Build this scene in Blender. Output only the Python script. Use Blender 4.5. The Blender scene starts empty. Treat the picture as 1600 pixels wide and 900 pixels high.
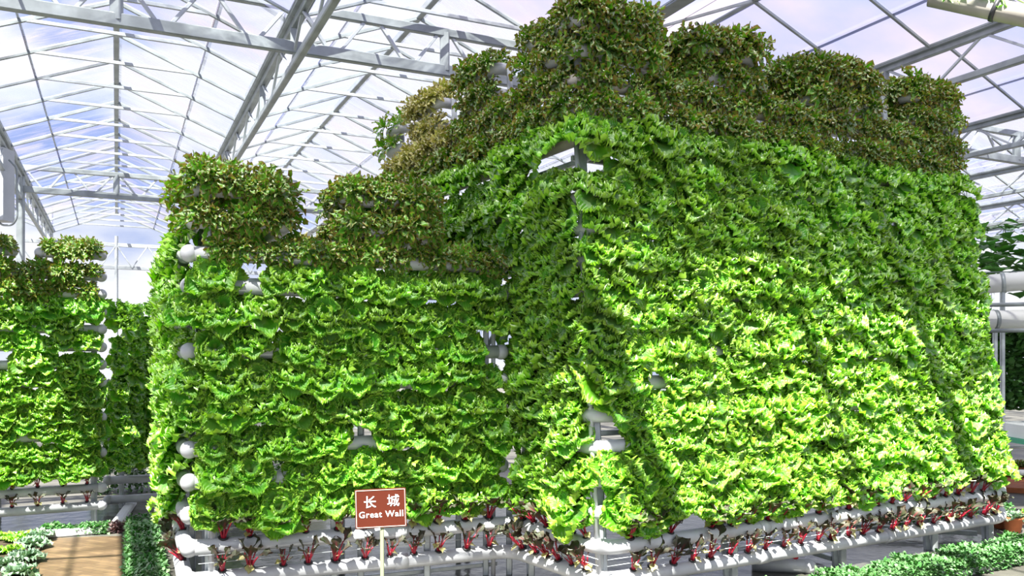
import bpy, math, random
import numpy as np
from mathutils import Vector, Matrix

R = random.Random(7)
NR = np.random.default_rng(11)
C = bpy.context.scene.collection
SC = bpy.context.scene
PI = math.pi

# ------------------------------------------------------------------ camera
EYE = 1.62
F = 1300.0           # focal length in pixels of the 1600 px wide frame
HOR = 553.0          # horizon row
cam = bpy.data.cameras.new('camera')
cam.sensor_width = 36.0
cam.lens = F / 1600 * 36
cam.shift_y = (HOR - 450) / 1600
cam.clip_end = 400
camo = bpy.data.objects.new('camera', cam)
C.objects.link(camo)
camo.location = (0, 0, EYE)
camo.rotation_euler = (PI / 2, 0, 0)
SC.camera = camo

# ------------------------------------------------------------------ view, sky and sun
SC.view_settings.view_transform = 'Standard'
SC.view_settings.look = 'None'
SC.view_settings.gamma = 1
SC.view_settings.use_curve_mapping = False
SC.view_settings.exposure = 0.12
SC.cycles.use_denoising = True
SC.cycles.max_bounces = 7
SC.cycles.diffuse_bounces = 4
SC.cycles.glossy_bounces = 3
SC.cycles.transmission_bounces = 5
SC.cycles.transparent_max_bounces = 10
SC.cycles.sample_clamp_indirect = 6

w = bpy.data.worlds.new('sky')
SC.world = w
w.use_nodes = True
nt = w.node_tree
nt.nodes.clear()
wo = nt.nodes.new('ShaderNodeOutputWorld')
bg = nt.nodes.new('ShaderNodeBackground')
tc = nt.nodes.new('ShaderNodeTexCoord')
mp = nt.nodes.new('ShaderNodeMapping')
mp.inputs['Scale'].default_value = (2.2, 2.2, 5.0)
nz = nt.nodes.new('ShaderNodeTexNoise')
nz.inputs['Scale'].default_value = 1.6
nz.inputs['Detail'].default_value = 6
cr = nt.nodes.new('ShaderNodeValToRGB')
cr.color_ramp.elements[0].position = .40
cr.color_ramp.elements[0].color = (.34, .46, .84, 1)
cr.color_ramp.elements[1].position = .54
cr.color_ramp.elements[1].color = (1.0, 1.02, 1.08, 1)
nt.links.new(tc.outputs['Generated'], mp.inputs['Vector'])
nt.links.new(mp.outputs['Vector'], nz.inputs['Vector'])
nt.links.new(nz.outputs['Fac'], cr.inputs['Fac'])
nt.links.new(cr.outputs['Color'], bg.inputs['Color'])
nt.links.new(bg.outputs[0], wo.inputs[0])
bg.inputs['Strength'].default_value = 0.98

sl = bpy.data.lights.new('sun', 'SUN')
sl.energy = 26.0
sl.angle = math.radians(.6)
sl.color = (1.0, .96, .86)
so = bpy.data.objects.new('sun', sl)
C.objects.link(so)
SUN_EL = math.radians(60)
SUN_AZ = Vector((-.25, -.97, 0)).normalized()          # towards the sun, in plan
sd = Vector((SUN_AZ.x * math.cos(SUN_EL), SUN_AZ.y * math.cos(SUN_EL), math.sin(SUN_EL)))
so.rotation_euler = sd.to_track_quat('Z', 'Y').to_euler()
so.location = (0, 0, 12)

# ------------------------------------------------------------------ helpers
def tag(o, label=None, cat=None, group=None, kind=None):
    if label: o['label'] = label
    if cat: o['category'] = cat
    if group: o['group'] = group
    if kind: o['kind'] = kind
    return o

def empty(name, loc=(0, 0, 0), label=None, cat=None, group=None, kind=None):
    o = bpy.data.objects.new(name, None)
    o.empty_display_size = .1
    C.objects.link(o)
    o.location = loc
    return tag(o, label, cat, group, kind)

class MB:
    def __init__(s):
        s.v = []; s.f = []; s.sm = []; s.uv = None
    def add(s, vs, fs, smooth=False):
        b = len(s.v)
        s.v += [tuple(x) for x in vs]
        s.f += [tuple(i + b for i in f) for f in fs]
        s.sm += [smooth] * len(fs)
    def box(s, x0, x1, y0, y1, z0, z1):
        s.add([(x0, y0, z0), (x1, y0, z0), (x1, y1, z0), (x0, y1, z0), (x0, y0, z1), (x1, y0, z1), (x1, y1, z1), (x0, y1, z1)],
              [(3, 2, 1, 0), (4, 5, 6, 7), (0, 1, 5, 4), (1, 2, 6, 5), (2, 3, 7, 6), (3, 0, 4, 7)])
    def bar(s, a, b, w, h, up=(0, 0, 1), bev=.12):
        a = Vector(a); b = Vector(b)
        d = (b - a).normalized()
        u = Vector(up)
        if abs(d.dot(u)) > .98: u = Vector((0, 1, 0))
        x = d.cross(u).normalized(); y = x.cross(d).normalized()
        c = bev * min(w, h)
        pr = [(-w/2+c, -h/2), (w/2-c, -h/2), (w/2, -h/2+c), (w/2, h/2-c), (w/2-c, h/2), (-w/2+c, h/2), (-w/2, h/2-c), (-w/2, -h/2+c)]
        vs = [a + x * p + y * q for p, q in pr] + [b + x * p + y * q for p, q in pr]
        fs = [(i, i + 8, (i + 1) % 8 + 8, (i + 1) % 8) for i in range(8)] + [tuple(range(8)), tuple(range(15, 7, -1))]
        s.add(vs, fs)
    def tube(s, pts, r, n=12, cap=True):
        pts = [Vector(p) for p in pts]
        rr = r if isinstance(r, (list, tuple)) else [r] * len(pts)
        T = []
        for i in range(len(pts)):
            a = pts[max(0, i - 1)]; b = pts[min(len(pts) - 1, i + 1)]
            T.append((b - a).normalized())
        u = Vector((0, 0, 1))
        if abs(T[0].dot(u)) > .9: u = Vector((0, 1, 0))
        vs = []
        x = T[0].cross(u).normalized()
        for p, t, q in zip(pts, T, rr):
            x = (x - t * x.dot(t)).normalized()
            y = t.cross(x)
            for k in range(n):
                a = 2 * PI * k / n
                vs.append(p + x * (q * math.cos(a)) + y * (q * math.sin(a)))
        fs = []
        for i in range(len(pts) - 1):
            for k in range(n):
                fs.append((i*n+k, i*n+(k+1) % n, (i+1)*n+(k+1) % n, (i+1)*n+k))
        if cap:
            fs += [tuple(range(n-1, -1, -1)), tuple((len(pts)-1)*n+k for k in range(n))]
        s.add(vs, fs, True)
    def sphere(s, c, r, sx=1, sy=1, sz=1, n=16, m=9):
        vs = []; fs = []
        for i in range(m + 1):
            th = PI * i / m
            for k in range(n):
                a = 2 * PI * k / n
                vs.append((c[0]+r*sx*math.sin(th)*math.cos(a), c[1]+r*sy*math.sin(th)*math.sin(a), c[2]+r*sz*math.cos(th)))
        for i in range(m):
            for k in range(n):
                fs.append((i*n+k, (i+1)*n+k, (i+1)*n+(k+1) % n, i*n+(k+1) % n))
        s.add(vs, fs, True)
    def lathe(s, c, prof, n=20):
        vs = []; fs = []
        for r, z in prof:
            for k in range(n):
                a = 2*PI*k/n
                vs.append((c[0]+r*math.cos(a), c[1]+r*math.sin(a), c[2]+z))
        for i in range(len(prof)-1):
            for k in range(n):
                fs.append((i*n+k, i*n+(k+1) % n, (i+1)*n+(k+1) % n, (i+1)*n+k))
        s.add(vs, fs, True)
    def mesh(s, name, mat):
        me = bpy.data.meshes.new(name)
        me.from_pydata(s.v, [], s.f)
        me.polygons.foreach_set('use_smooth', s.sm)
        me.materials.append(mat)
        me.update()
        return me
    def build(s, name, mat, parent=None, loc=None):
        o = bpy.data.objects.new(name, s.mesh(name, mat))
        C.objects.link(o)
        if parent is not None:
            o.parent = parent
            l = parent.matrix_basis.inverted()
            o.matrix_parent_inverse = l          # geometry is given in world coordinates
        if loc is not None: o.location = loc
        return o

def place(name, me, parent=None, loc=(0, 0, 0), rot=None, sc=1.0):
    o = bpy.data.objects.new(name, me)
    C.objects.link(o)
    if parent is not None: o.parent = parent
    m = Matrix.Translation(loc)
    if rot is not None: m = m @ rot.to_4x4()
    m = m @ Matrix.Scale(sc, 4)
    o.matrix_basis = m
    return o

def copy_tree(o, parent=None):
    c = o.copy(); C.objects.link(c); c.parent = parent
    for ch in o.children: copy_tree(ch, c)
    return c

def grid_mesh(name, V, Fq, UV, mat):
    """mesh from numpy arrays: verts (n,3), quads (m,4), uv per vertex (n,2)"""
    me = bpy.data.meshes.new(name)
    me.vertices.add(len(V)); me.vertices.foreach_set('co', V.astype(np.float32).ravel())
    me.loops.add(Fq.size); me.loops.foreach_set('vertex_index', Fq.astype(np.int32).ravel())
    me.polygons.add(len(Fq))
    me.polygons.foreach_set('loop_start', np.arange(0, Fq.size, 4, dtype=np.int32))
    me.update(calc_edges=True)
    me.polygons.foreach_set('use_smooth', np.ones(len(Fq), dtype=bool))
    ul = me.uv_layers.new(name='leafmap')
    ul.data.foreach_set('uv', UV[Fq.ravel()].astype(np.float32).ravel())
    me.materials.append(mat)
    me.update()
    return me

# ------------------------------------------------------------------ materials
def new_mat(name):
    m = bpy.data.materials.new(name); m.use_nodes = True
    return m, m.node_tree.nodes, m.node_tree.links, m.node_tree.nodes['Principled BSDF']

def plain(name, col, rough=.5, metal=0, spec=.5, var=.0, scale=8, bump=0, bscale=60):
    m, N, L, b = new_mat(name)
    b.inputs['Roughness'].default_value = rough
    b.inputs['Metallic'].default_value = metal
    b.inputs['Specular IOR Level'].default_value = spec
    b.inputs['Base Color'].default_value = (*col, 1)
    if var:
        t = N.new('ShaderNodeTexCoord')
        n = N.new('ShaderNodeTexNoise'); n.inputs['Scale'].default_value = scale; n.inputs['Detail'].default_value = 5
        r = N.new('ShaderNodeValToRGB')
        r.color_ramp.elements[0].position = .35; r.color_ramp.elements[1].position = .68
        r.color_ramp.elements[0].color = (*[c * (1 - var) for c in col], 1)
        r.color_ramp.elements[1].color = (*[min(1, c * (1 + var * .6)) for c in col], 1)
        L.new(t.outputs['Object'], n.inputs['Vector']); L.new(n.outputs['Fac'], r.inputs['Fac']); L.new(r.outputs['Color'], b.inputs['Base Color'])
        if bump:
            n2 = N.new('ShaderNodeTexNoise'); n2.inputs['Scale'].default_value = bscale
            bp = N.new('ShaderNodeBump'); bp.inputs['Strength'].default_value = bump; bp.inputs['Distance'].default_value = .02
            L.new(t.outputs['Object'], n2.inputs['Vector']); L.new(n2.outputs['Fac'], bp.inputs['Height']); L.new(bp.outputs['Normal'], b.inputs['Normal'])
    return m

def leaf_mat(name, stops, trans=.4, gloss=.09, tint=.25, noise=0.0, ncol=(.1, .02, .02), tsat=None):
    """stops: (edge factor, colour); uv.x = how near the leaf edge, uv.y = a random number for each leaf"""
    m = bpy.data.materials.new(name); m.use_nodes = True
    N = m.node_tree.nodes; L = m.node_tree.links; N.clear()
    out = N.new('ShaderNodeOutputMaterial')
    uv = N.new('ShaderNodeUVMap'); uv.uv_map = 'leafmap'
    sx = N.new('ShaderNodeSeparateXYZ'); L.new(uv.outputs[0], sx.inputs[0])
    r = N.new('ShaderNodeValToRGB')
    while len(r.color_ramp.elements) < len(stops): r.color_ramp.elements.new(.5)
    for e, (p, c) in zip(r.color_ramp.elements, stops): e.position = p; e.color = (*c, 1)
    L.new(sx.outputs['X'], r.inputs['Fac'])
    oi = N.new('ShaderNodeObjectInfo')
    ad = N.new('ShaderNodeMath'); ad.operation = 'ADD'
    L.new(oi.outputs['Random'], ad.inputs[0]); L.new(sx.outputs['Y'], ad.inputs[1])
    mr = N.new('ShaderNodeMapRange'); mr.inputs['From Min'].default_value = 0; mr.inputs['From Max'].default_value = 2
    mr.inputs['To Min'].default_value = 1 - tint; mr.inputs['To Max'].default_value = 1 + tint
    L.new(ad.outputs[0], mr.inputs['Value'])
    hs = N.new('ShaderNodeHueSaturation')
    hr = N.new('ShaderNodeMapRange'); hr.inputs['To Min'].default_value = .487; hr.inputs['To Max'].default_value = .512
    L.new(sx.outputs['Y'], hr.inputs['Value']); L.new(hr.outputs[0], hs.inputs['Hue'])
    L.new(mr.outputs[0], hs.inputs['Value'])
    col = r.outputs['Color']
    if noise:
        t = N.new('ShaderNodeTexCoord'); n = N.new('ShaderNodeTexNoise'); n.inputs['Scale'].default_value = 22
        q = N.new('ShaderNodeMapRange'); q.inputs['From Min'].default_value = .42; q.inputs['From Max'].default_value = .62; q.inputs['To Max'].default_value = noise
        mx = N.new('ShaderNodeMix'); mx.data_type = 'RGBA'
        L.new(t.outputs['Object'], n.inputs['Vector']); L.new(n.outputs['Fac'], q.inputs['Value']); L.new(q.outputs[0], mx.inputs['Factor'])
        L.new(col, mx.inputs['A']); mx.inputs['B'].default_value = (*ncol, 1); col = mx.outputs['Result']
    L.new(col, hs.inputs['Color'])
    d = N.new('ShaderNodeBsdfDiffuse'); tr = N.new('ShaderNodeBsdfTranslucent'); g = N.new('ShaderNodeBsdfGlossy'); g.inputs['Roughness'].default_value = .5
    mu = N.new('ShaderNodeMix'); mu.data_type = 'RGBA'; mu.blend_type = 'MULTIPLY'; mu.inputs['Factor'].default_value = 1
    mu.inputs['B'].default_value = (*(tsat or (1.0, 1.05, .55)), 1)
    L.new(hs.outputs[0], mu.inputs['A'])
    L.new(hs.outputs[0], d.inputs['Color']); L.new(mu.outputs['Result'], tr.inputs['Color'])
    g.inputs['Color'].default_value = (.9, .95, .8, 1)
    m1 = N.new('ShaderNodeMixShader'); m1.inputs[0].default_value = trans
    L.new(d.outputs[0], m1.inputs[1]); L.new(tr.outputs[0], m1.inputs[2])
    m2 = N.new('ShaderNodeMixShader')
    fr = N.new('ShaderNodeFresnel'); fr.inputs['IOR'].default_value = 1.35
    mm = N.new('ShaderNodeMath'); mm.operation = 'MULTIPLY_ADD'; mm.inputs[1].default_value = .22; mm.inputs[2].default_value = gloss * .3
    L.new(fr.outputs[0], mm.inputs[0]); L.new(mm.outputs[0], m2.inputs[0])
    L.new(m1.outputs[0], m2.inputs[1]); L.new(g.outputs[0], m2.inputs[2])
    L.new(m2.outputs[0], out.inputs[0])
    return m

M = {}
M['pvc'] = plain('grey_pvc', (.49, .495, .51), .32, 0, .5, .16, 6)
M['pvc_brown'] = plain('weathered_pvc', (.36, .33, .29), .45, 0, .4, .25, 5)
M['steel'] = plain('galvanised_steel', (.30, .33, .34), .42, .25, .5, .22, 5)
M['post'] = plain('grey_post', (.42, .45, .46), .35, .45, .5, .2, 12)
M['alu'] = plain('white_aluminium', (.46, .49, .51), .4, .2, .5, .12, 3)
M['dark_metal'] = plain('dark_rubber', (.03, .03, .035), .5)
M['black_plastic'] = plain('black_plastic', (.015, .015, .016), .45)
M['concrete'] = plain('wet_concrete', (.115, .108, .092), .5, 0, .3, .45, 1.7, .25, 30)
M['kerb'] = plain('pale_kerb', (.50, .50, .47), .7, 0, .4, .25, 6, .3, 50)
M['white_kerb'] = plain('white_kerb', (.72, .72, .72), .5, 0, .5, .12, 4)
M['soil'] = plain('dark_soil', (.06, .042, .03), .95, 0, .2, .5, 9, .6, 40)
M['terracotta'] = plain('terracotta', (.42, .13, .05), .7, 0, .3, .2, 10)
M['sign_brown'] = plain('sign_brown', (.085, .015, .006), .5, 0, .25, .06, 4)
M['sign_white'] = plain('sign_white', (.70, .50, .42), .4)
M['stake'] = plain('cream_stake', (.26, .29, .17), .5)
M['letter_white'] = plain('lettering_white', (.92, .92, .90), .4)
M['bench_white'] = plain('bench_white', (.86, .88, .86), .45)
M['bench_green'] = plain('bench_green', (.08, .42, .26), .45)
M['stalk'] = plain('crimson_stalk', (.34, .010, .030), .38, 0, .5, .3, 20)
M['green_stem'] = plain('green_stem', (.14, .25, .04), .5)
M['duct'] = plain('white_duct', (.78, .78, .76), .45, 0, .4, .08, 3)
M['box_grey'] = plain('box_grey', (.45, .47, .50), .5, .1, .4, .08, 3)

# brick path
def brick_mat():
    m, N, L, b = new_mat('tan_brick')
    t = N.new('ShaderNodeTexCoord'); mp = N.new('ShaderNodeMapping'); mp.inputs['Rotation'].default_value = (0, 0, .42)
    br = N.new('ShaderNodeTexBrick'); br.inputs['Scale'].default_value = 4.2
    br.inputs['Color1'].default_value = (.23, .15, .075, 1); br.inputs['Color2'].default_value = (.15, .095, .048, 1)
    br.inputs['Mortar'].default_value = (.12, .08, .05, 1); br.inputs['Mortar Size'].default_value = .012
    n = N.new('ShaderNodeTexNoise'); n.inputs['Scale'].default_value = 3; n.inputs['Detail'].default_value = 6
    mx = N.new('ShaderNodeMix'); mx.data_type = 'RGBA'; mx.blend_type = 'MULTIPLY'; mx.inputs['Factor'].default_value = .6
    L.new(t.outputs['Object'], mp.inputs[0]); L.new(mp.outputs[0], br.inputs[0]); L.new(t.outputs['Object'], n.inputs[0])
    L.new(br.outputs['Color'], mx.inputs['A']); L.new(n.outputs['Fac'], mx.inputs['B']); L.new(mx.outputs['Result'], b.inputs['Base Color'])
    b.inputs['Roughness'].default_value = .6
    return m
M['brick'] = brick_mat()

def water_mat():
    m, N, L, b = new_mat('basin_water')
    b.inputs['Base Color'].default_value = (.065, .064, .05, 1)
    b.inputs['Roughness'].default_value = .16
    b.inputs['Specular IOR Level'].default_value = .35
    t = N.new('ShaderNodeTexCoord'); n = N.new('ShaderNodeTexNoise'); n.inputs['Scale'].default_value = 7; n.inputs['Detail'].default_value = 4
    bp = N.new('ShaderNodeBump'); bp.inputs['Strength'].default_value = .25; bp.inputs['Distance'].default_value = .03
    L.new(t.outputs['Object'], n.inputs[0]); L.new(n.outputs['Fac'], bp.inputs['Height']); L.new(bp.outputs[0], b.inputs['Normal'])
    return m
M['water'] = water_mat()

# greenhouse axes: the ridges run along RD, the trusses along PD
PD = Vector((.9031, .4294, 0)); RD = Vector((-.4294, .9031, 0))
def G(p, t, z): return Vector((PD.x*p + RD.x*t, PD.y*p + RD.y*t, z))

def film_mat():
    """roof glazing: clear sheets with dust, smears and an added unseen band that shades the racks"""
    m = bpy.data.materials.new('roof_glazing'); m.use_nodes = True
    N = m.node_tree.nodes; L = m.node_tree.links; N.clear()
    out = N.new('ShaderNodeOutputMaterial')
    geo = N.new('ShaderNodeNewGeometry')
    def dot(v):
        d = N.new('ShaderNodeVectorMath'); d.operation = 'DOT_PRODUCT'; L.new(geo.outputs['Position'], d.inputs[0]); d.inputs[1].default_value = v
        return d.outputs['Value']
    p = dot(PD); t = dot(RD)
    cb = N.new('ShaderNodeCombineXYZ'); L.new(p, cb.inputs[0]); L.new(t, cb.inputs[1])
    def math_(op, a, b=None, c=None):
        n = N.new('ShaderNodeMath'); n.operation = op
        for i, x in enumerate((a, b, c)):
            if x is None: continue
            if isinstance(x, (int, float)): n.inputs[i].default_value = x
            else: L.new(x, n.inputs[i])
        return n.outputs[0]
    def step(x, lo, hi):
        n = N.new('ShaderNodeMapRange'); n.interpolation_type = 'SMOOTHSTEP'
        n.inputs['From Min'].default_value = lo; n.inputs['From Max'].default_value = hi
        L.new(x, n.inputs['Value']); return n.outputs[0]
    # streaky dust
    mp = N.new('ShaderNodeMapping'); mp.inputs['Scale'].default_value = (.55, 1.3, 1); L.new(cb.outputs[0], mp.inputs[0])
    n1 = N.new('ShaderNodeTexNoise'); n1.inputs['Scale'].default_value = 1.3; n1.inputs['Detail'].default_value = 8; n1.inputs['Roughness'].default_value = .62
    n1.inputs['Distortion'].default_value = 1.2
    L.new(mp.outputs[0], n1.inputs[0])
    dust = step(n1.outputs['Fac'], .40, .66)
    # unseen band added to shade tower top and wall, thinner over side bay
    wob = math_('MULTIPLY_ADD', n1.outputs['Fac'], 1.6, -.8)
    tt = math_('ADD', t, wob)
    band = math_('MULTIPLY', step(tt, 3.05, 3.4), math_('SUBTRACT', 1, step(tt, 8.0, 8.4)))
    side = step(p, .7, 1.1); side0 = step(p, -1.35, -1.1)
    shade_band = math_('MULTIPLY', math_('MULTIPLY', band, side0), math_('MULTIPLY_ADD', side, .17, .74))
    fl = N.new('ShaderNodeVectorMath'); fl.operation = 'FLOOR'
    sc_ = N.new('ShaderNodeVectorMath'); sc_.operation = 'DIVIDE'; sc_.inputs[1].default_value = (1.6, 2.06, 1)
    L.new(cb.outputs[0], sc_.inputs[0]); L.new(sc_.outputs[0], fl.inputs[0])
    wn = N.new('ShaderNodeTexWhiteNoise'); wn.noise_dimensions = '2D'; L.new(fl.outputs[0], wn.inputs['Vector'])
    mp3 = N.new('ShaderNodeMapping'); mp3.inputs['Scale'].default_value = (1.1, 9, 1); L.new(cb.outputs[0], mp3.inputs[0])
    n3 = N.new('ShaderNodeTexNoise'); n3.inputs['Scale'].default_value = 1.6; n3.inputs['Detail'].default_value = 6; n3.inputs['Distortion'].default_value = 2.0
    L.new(mp3.outputs[0], n3.inputs[0])
    streak = step(n3.outputs['Fac'], .48, .70)
    sheet = math_('ADD', math_('MULTIPLY_ADD', dust, .42, .05), math_('ADD', math_('MULTIPLY', wn.outputs['Value'], .26), math_('MULTIPLY', streak, .22)))
    sheet = math_('MULTIPLY', sheet, math_('MULTIPLY_ADD', step(t, 2.8, 3.2), .72, .28))  # dust thinned above the viewer so more sun reaches the tower
    dens = math_('MAXIMUM', shade_band, sheet)
    tr = N.new('ShaderNodeBsdfTransparent'); 
    tl = N.new('ShaderNodeBsdfTranslucent'); df = N.new('ShaderNodeBsdfDiffuse')
    tr.inputs['Color'].default_value = (.93, .96, .99, 1)
    n2 = N.new('ShaderNodeTexNoise'); n2.inputs['Scale'].default_value = .6; n2.inputs['Detail'].default_value = 5
    L.new(cb.outputs[0], n2.inputs[0])
    r = N.new('ShaderNodeValToRGB'); r.color_ramp.elements[0].position = .38; r.color_ramp.elements[1].position = .62
    r.color_ramp.elements[0].color = (.20, .225, .42, 1); r.color_ramp.elements[1].color = (.30, .27, .33, 1)
    L.new(n2.outputs['Fac'], r.inputs[0])
    L.new(r.outputs[0], tl.inputs[0]); L.new(r.outputs[0], df.inputs[0])
    a = N.new('ShaderNodeMixShader'); a.inputs[0].default_value = .45; L.new(df.outputs[0], a.inputs[1]); L.new(tl.outputs[0], a.inputs[2])
    b = N.new('ShaderNodeMixShader'); L.new(dens, b.inputs[0]); L.new(tr.outputs[0], b.inputs[1]); L.new(a.outputs[0], b.inputs[2])
    L.new(b.outputs[0], out.inputs[0])
    return m
M['film'] = film_mat()

def wallglass():
    m = bpy.data.materials.new('wall_glazing'); m.use_nodes = True
    N = m.node_tree.nodes; L = m.node_tree.links; N.clear()
    out = N.new('ShaderNodeOutputMaterial'); tr = N.new('ShaderNodeBsdfTransparent'); df = N.new('ShaderNodeBsdfTranslucent')
    df.inputs[0].default_value = (.9, .92, .95, 1)
    mx = N.new('ShaderNodeMixShader'); mx.inputs[0].default_value = .15
    L.new(tr.outputs[0], mx.inputs[1]); L.new(df.outputs[0], mx.inputs[2]); L.new(mx.outputs[0], out.inputs[0])
    return m
M['wallglass'] = wallglass()

M['frilly'] = leaf_mat('frilly_leaf', [(0, (.24, .42, .05)), (.30, (.055, .25, .003)), (.66, (.12, .41, .005)), (1, (.37, .68, .05))], .45, .07, .28)
M['oak'] = leaf_mat('oak_leaf', [(0, (.22, .46, .05)), (.35, (.09, .31, .008)), (.80, (.19, .42, .02)), (1, (.30, .20, .05))], .42, .03, .42, .32, (.11, .05, .025))
M['yellow_leaf'] = leaf_mat('yellow_leaf', [(0, (.40, .48, .10)), (.5, (.42, .46, .07)), (1, (.62, .55, .20))], .4, .1, .3, .3, (.30, .12, .06))
M['chard'] = leaf_mat('chard_leaf', [(0, (.16, .015, .02)), (.25, (.03, .025, .012)), (.7, (.03, .045, .010)), (1, (.04, .016, .012))], .25, .1, .5, .4, (.07, .015, .02))
M['old_leaf'] = leaf_mat('fading_leaf', [(0, (.35, .16, .08)), (.5, (.42, .42, .12)), (1, (.55, .42, .22))], .35, .2, .3)
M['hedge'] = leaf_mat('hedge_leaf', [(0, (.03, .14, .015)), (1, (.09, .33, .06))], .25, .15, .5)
M['kale'] = leaf_mat('kale_leaf', [(0, (.35, .44, .26)), (.5, (.12, .26, .10)), (1, (.15, .26, .17))], .25, .2, .2, tsat=(.8, 1, .7))
M['purple'] = leaf_mat('purple_leaf', [(0, (.20, .08, .10)), (1, (.25, .12, .15))], .25, .2, .4)
M['dark_leaf'] = leaf_mat('vine_leaf', [(0, (.05, .17, .02)), (1, (.05, .19, .025))], .3, .25, .45)

# ================================================================== the setting
ZG = EYE + 3.30     # gutters
ZR = EYE + 3.95     # ridges
ZB = EYE + 3.05     # bottom chords
T0, T1 = -4.0, 25.8
TN, TF = 8.42, 17.80    # the two trusses in view
BAYS = list(range(-2, 8))

def struct(mb, name, mat, kind='structure'):
    o = mb.build(name, mat); o['kind'] = kind; return o

fl = MB(); fl.add([(-22, -4, 0), (34, -4, 0), (34, 42, 0), (-22, 42, 0)], [(0, 1, 2, 3)])
struct(fl, 'floor', M['concrete'])
n_c = 0
for k in BAYS:
    pc = 3.2 * k
    for s in (-1, 1):
        mb = MB()
        a = G(pc + s*1.6, T0, ZG); b = G(pc + s*1.6, T1, ZG); c = G(pc, T1, ZR); d = G(pc, T0, ZR)
        mb.add([a, b, c, d], [(0, 1, 2, 3)])
        struct(mb, 'ceiling', M['film'])

# roof frames: ridge, rafters and collar ties of each bay
bay_word = {-2: 'two bays over from the camera bay', -1: 'beside the camera bay', 0: 'straight above the camera', 1: 'first', 2: 'second', 3: 'third', 4: 'fourth', 5: 'fifth', 6: 'sixth', 7: 'seventh'}
def roof_frames():
    step = 1.03
    # shared meshes in bay-local space (x = p, y = t)
    rot = Matrix(((PD.x, RD.x, 0), (PD.y, RD.y, 0), (0, 0, 1)))
    up = Vector((0, 0, 1))
    me = {}
    for s in (-1, 1):
        mb = MB(); mb.bar((s*1.6, 0, ZG - ZR), (0, 0, -.01), .032, .05); me['r', s] = mb.mesh('rafter', M['steel'])
    mb = MB(); mb.bar((-.90, 0, -.37), (.90, 0, -.37), .03, .04); me['c'] = mb.mesh('collar_tie', M['alu'])
    for k in BAYS:
        lab = {-2: 'steel roof frame of the outermost bay beyond the lettuce wall end', -1: 'steel roof frame of the bay left of the overhead one',
               0: 'steel roof frame whose ridge runs straight away above the camera'}.get(k, 'steel roof frame of the %s bay towards the tower side, counted from overhead' % bay_word[k])
        root = empty('roof_frame', G(3.2*k, 0, ZR), lab, 'roof frame', 'roof frames of the greenhouse bays')
        ts = [TN + .85 + step * i for i in range(-12, 17)]
        for t in ts:
            if t > T1 or t < T0: continue
            for s in (-1, 1):
                place('rafter', me['r', s], root, RD * t, rot)
            if t > TN - 1 and k in (-1, 0, 1, 2, 3):
                place('collar_tie', me['c'], root, RD * t, rot)
        mb = MB(); mb.bar(G(3.2*k, T0, ZR+.01), G(3.2*k, T1, ZR+.01), .07, .09); mb.build('ridge_beam', M['steel'], root)
        for s in (-1, 1):
            mb = MB(); mb.bar(G(3.2*k+s*.95, T0, ZR-.35), G(3.2*k+s*.95, T1, ZR-.35), .022, .03); mb.build('purlin', M['alu'], root)
roof_frames()

def gutter_girders():
    places = {-1.6: 'beyond the end of the lettuce wall', 1.6: 'over the middle of the lettuce wall', 4.8: 'over the tower corner',
              8.0: 'just above the tower battlements', 11.2: 'low beside the tower end', 14.4: 'second one beyond the tower end', 17.6: 'third one beyond the tower end',
              -4.8: 'over the far-left lettuce rack', 20.8: 'farthest from the tower end'}
    for p, wd in places.items():
        root = empty('gutter_girder', G(p, 0, ZG), 'galvanised lattice girder under a roof gutter, ' + wd, 'girder', 'lattice girders under the gutters')
        mb = MB()
        mb.bar(G(p, T0, ZG+.02), G(p, T1, ZG+.02), .16, .05)
        mb.bar(G(p-.08, T0, ZG+.05), G(p-.08, T1, ZG+.05), .012, .07); mb.bar(G(p+.08, T0, ZG+.05), G(p+.08, T1, ZG+.05), .012, .07)
        mb.build('gutter', M['steel'], root)
        if p == 4.8: continue
        zt, zb = ZG - .03, ZG - .42
        mb = MB(); mb.bar(G(p, T0, zt), G(p, T1, zt), .07, .07); mb.build('top_chord', M['steel'], root)
        mb = MB(); mb.bar(G(p, T0, zb), G(p, T1, zb), .07, .07); mb.build('bottom_chord', M['steel'], root)
        t = T0
        web = None; post = None
        k = 0
        while t < T1 - 1.2:
            if t > (1.5 if p > 3 else 3):
                for a, b in (((p, t, zt), (p, t + .6, zb)), ((p, t + .6, zb), (p, t + 1.2, zt))):
                    mb = MB(); mb.bar(G(*a), G(*b), .028, .028); mb.build('web_brace', M['alu'], root)
                if k % 3 == 0:
                    mb = MB(); mb.bar(G(p, t, zt), G(p, t, zb), .06, .06); mb.build('web_post', M['steel'], root)
            t += 1.2; k += 1
gutter_girders()

def cross_truss(t, label, p0=-4.8, p1=24.0, zt=EYE+3.46, zb=ZB):
    root = empty('roof_truss', G(0, t, zb), label, 'truss', 'cross trusses of the greenhouse')
    mb = MB(); mb.bar(G(p0, t, zt), G(p1, t, zt), .07, .09); mb.build('top_chord', M['steel'], root)
    mb = MB(); mb.bar(G(p0, t, zb), G(p1, t, zb), .08, .12); mb.build('bottom_chord', M['steel'], root)
    n = int((p1 - p0) / 1.6 + .01)
    for i in range(n):
        a = p0 + 1.6 * i
        if a > 11 and t > 10: pass
        mb = MB(); mb.bar(G(a, t, zb), G(a, t, zt), .10 if i % 2 else .06, .08); mb.build('web_post', M['steel'], root)
        for u, v in ((.06, .37), (.74, .43), (.86, 1.17), (1.54, 1.23)):
            mb = MB(); mb.bar(G(a+u, t, zt), G(a+v, t, zb), .035, .035); mb.build('web_brace', M['alu'], root)
cross_truss(TN, 'near lattice truss of galvanised steel crossing above the lettuce wall and meeting the tower')
cross_truss(TF, 'lattice truss farther back, seen above the gap beside the lettuce wall')

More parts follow.
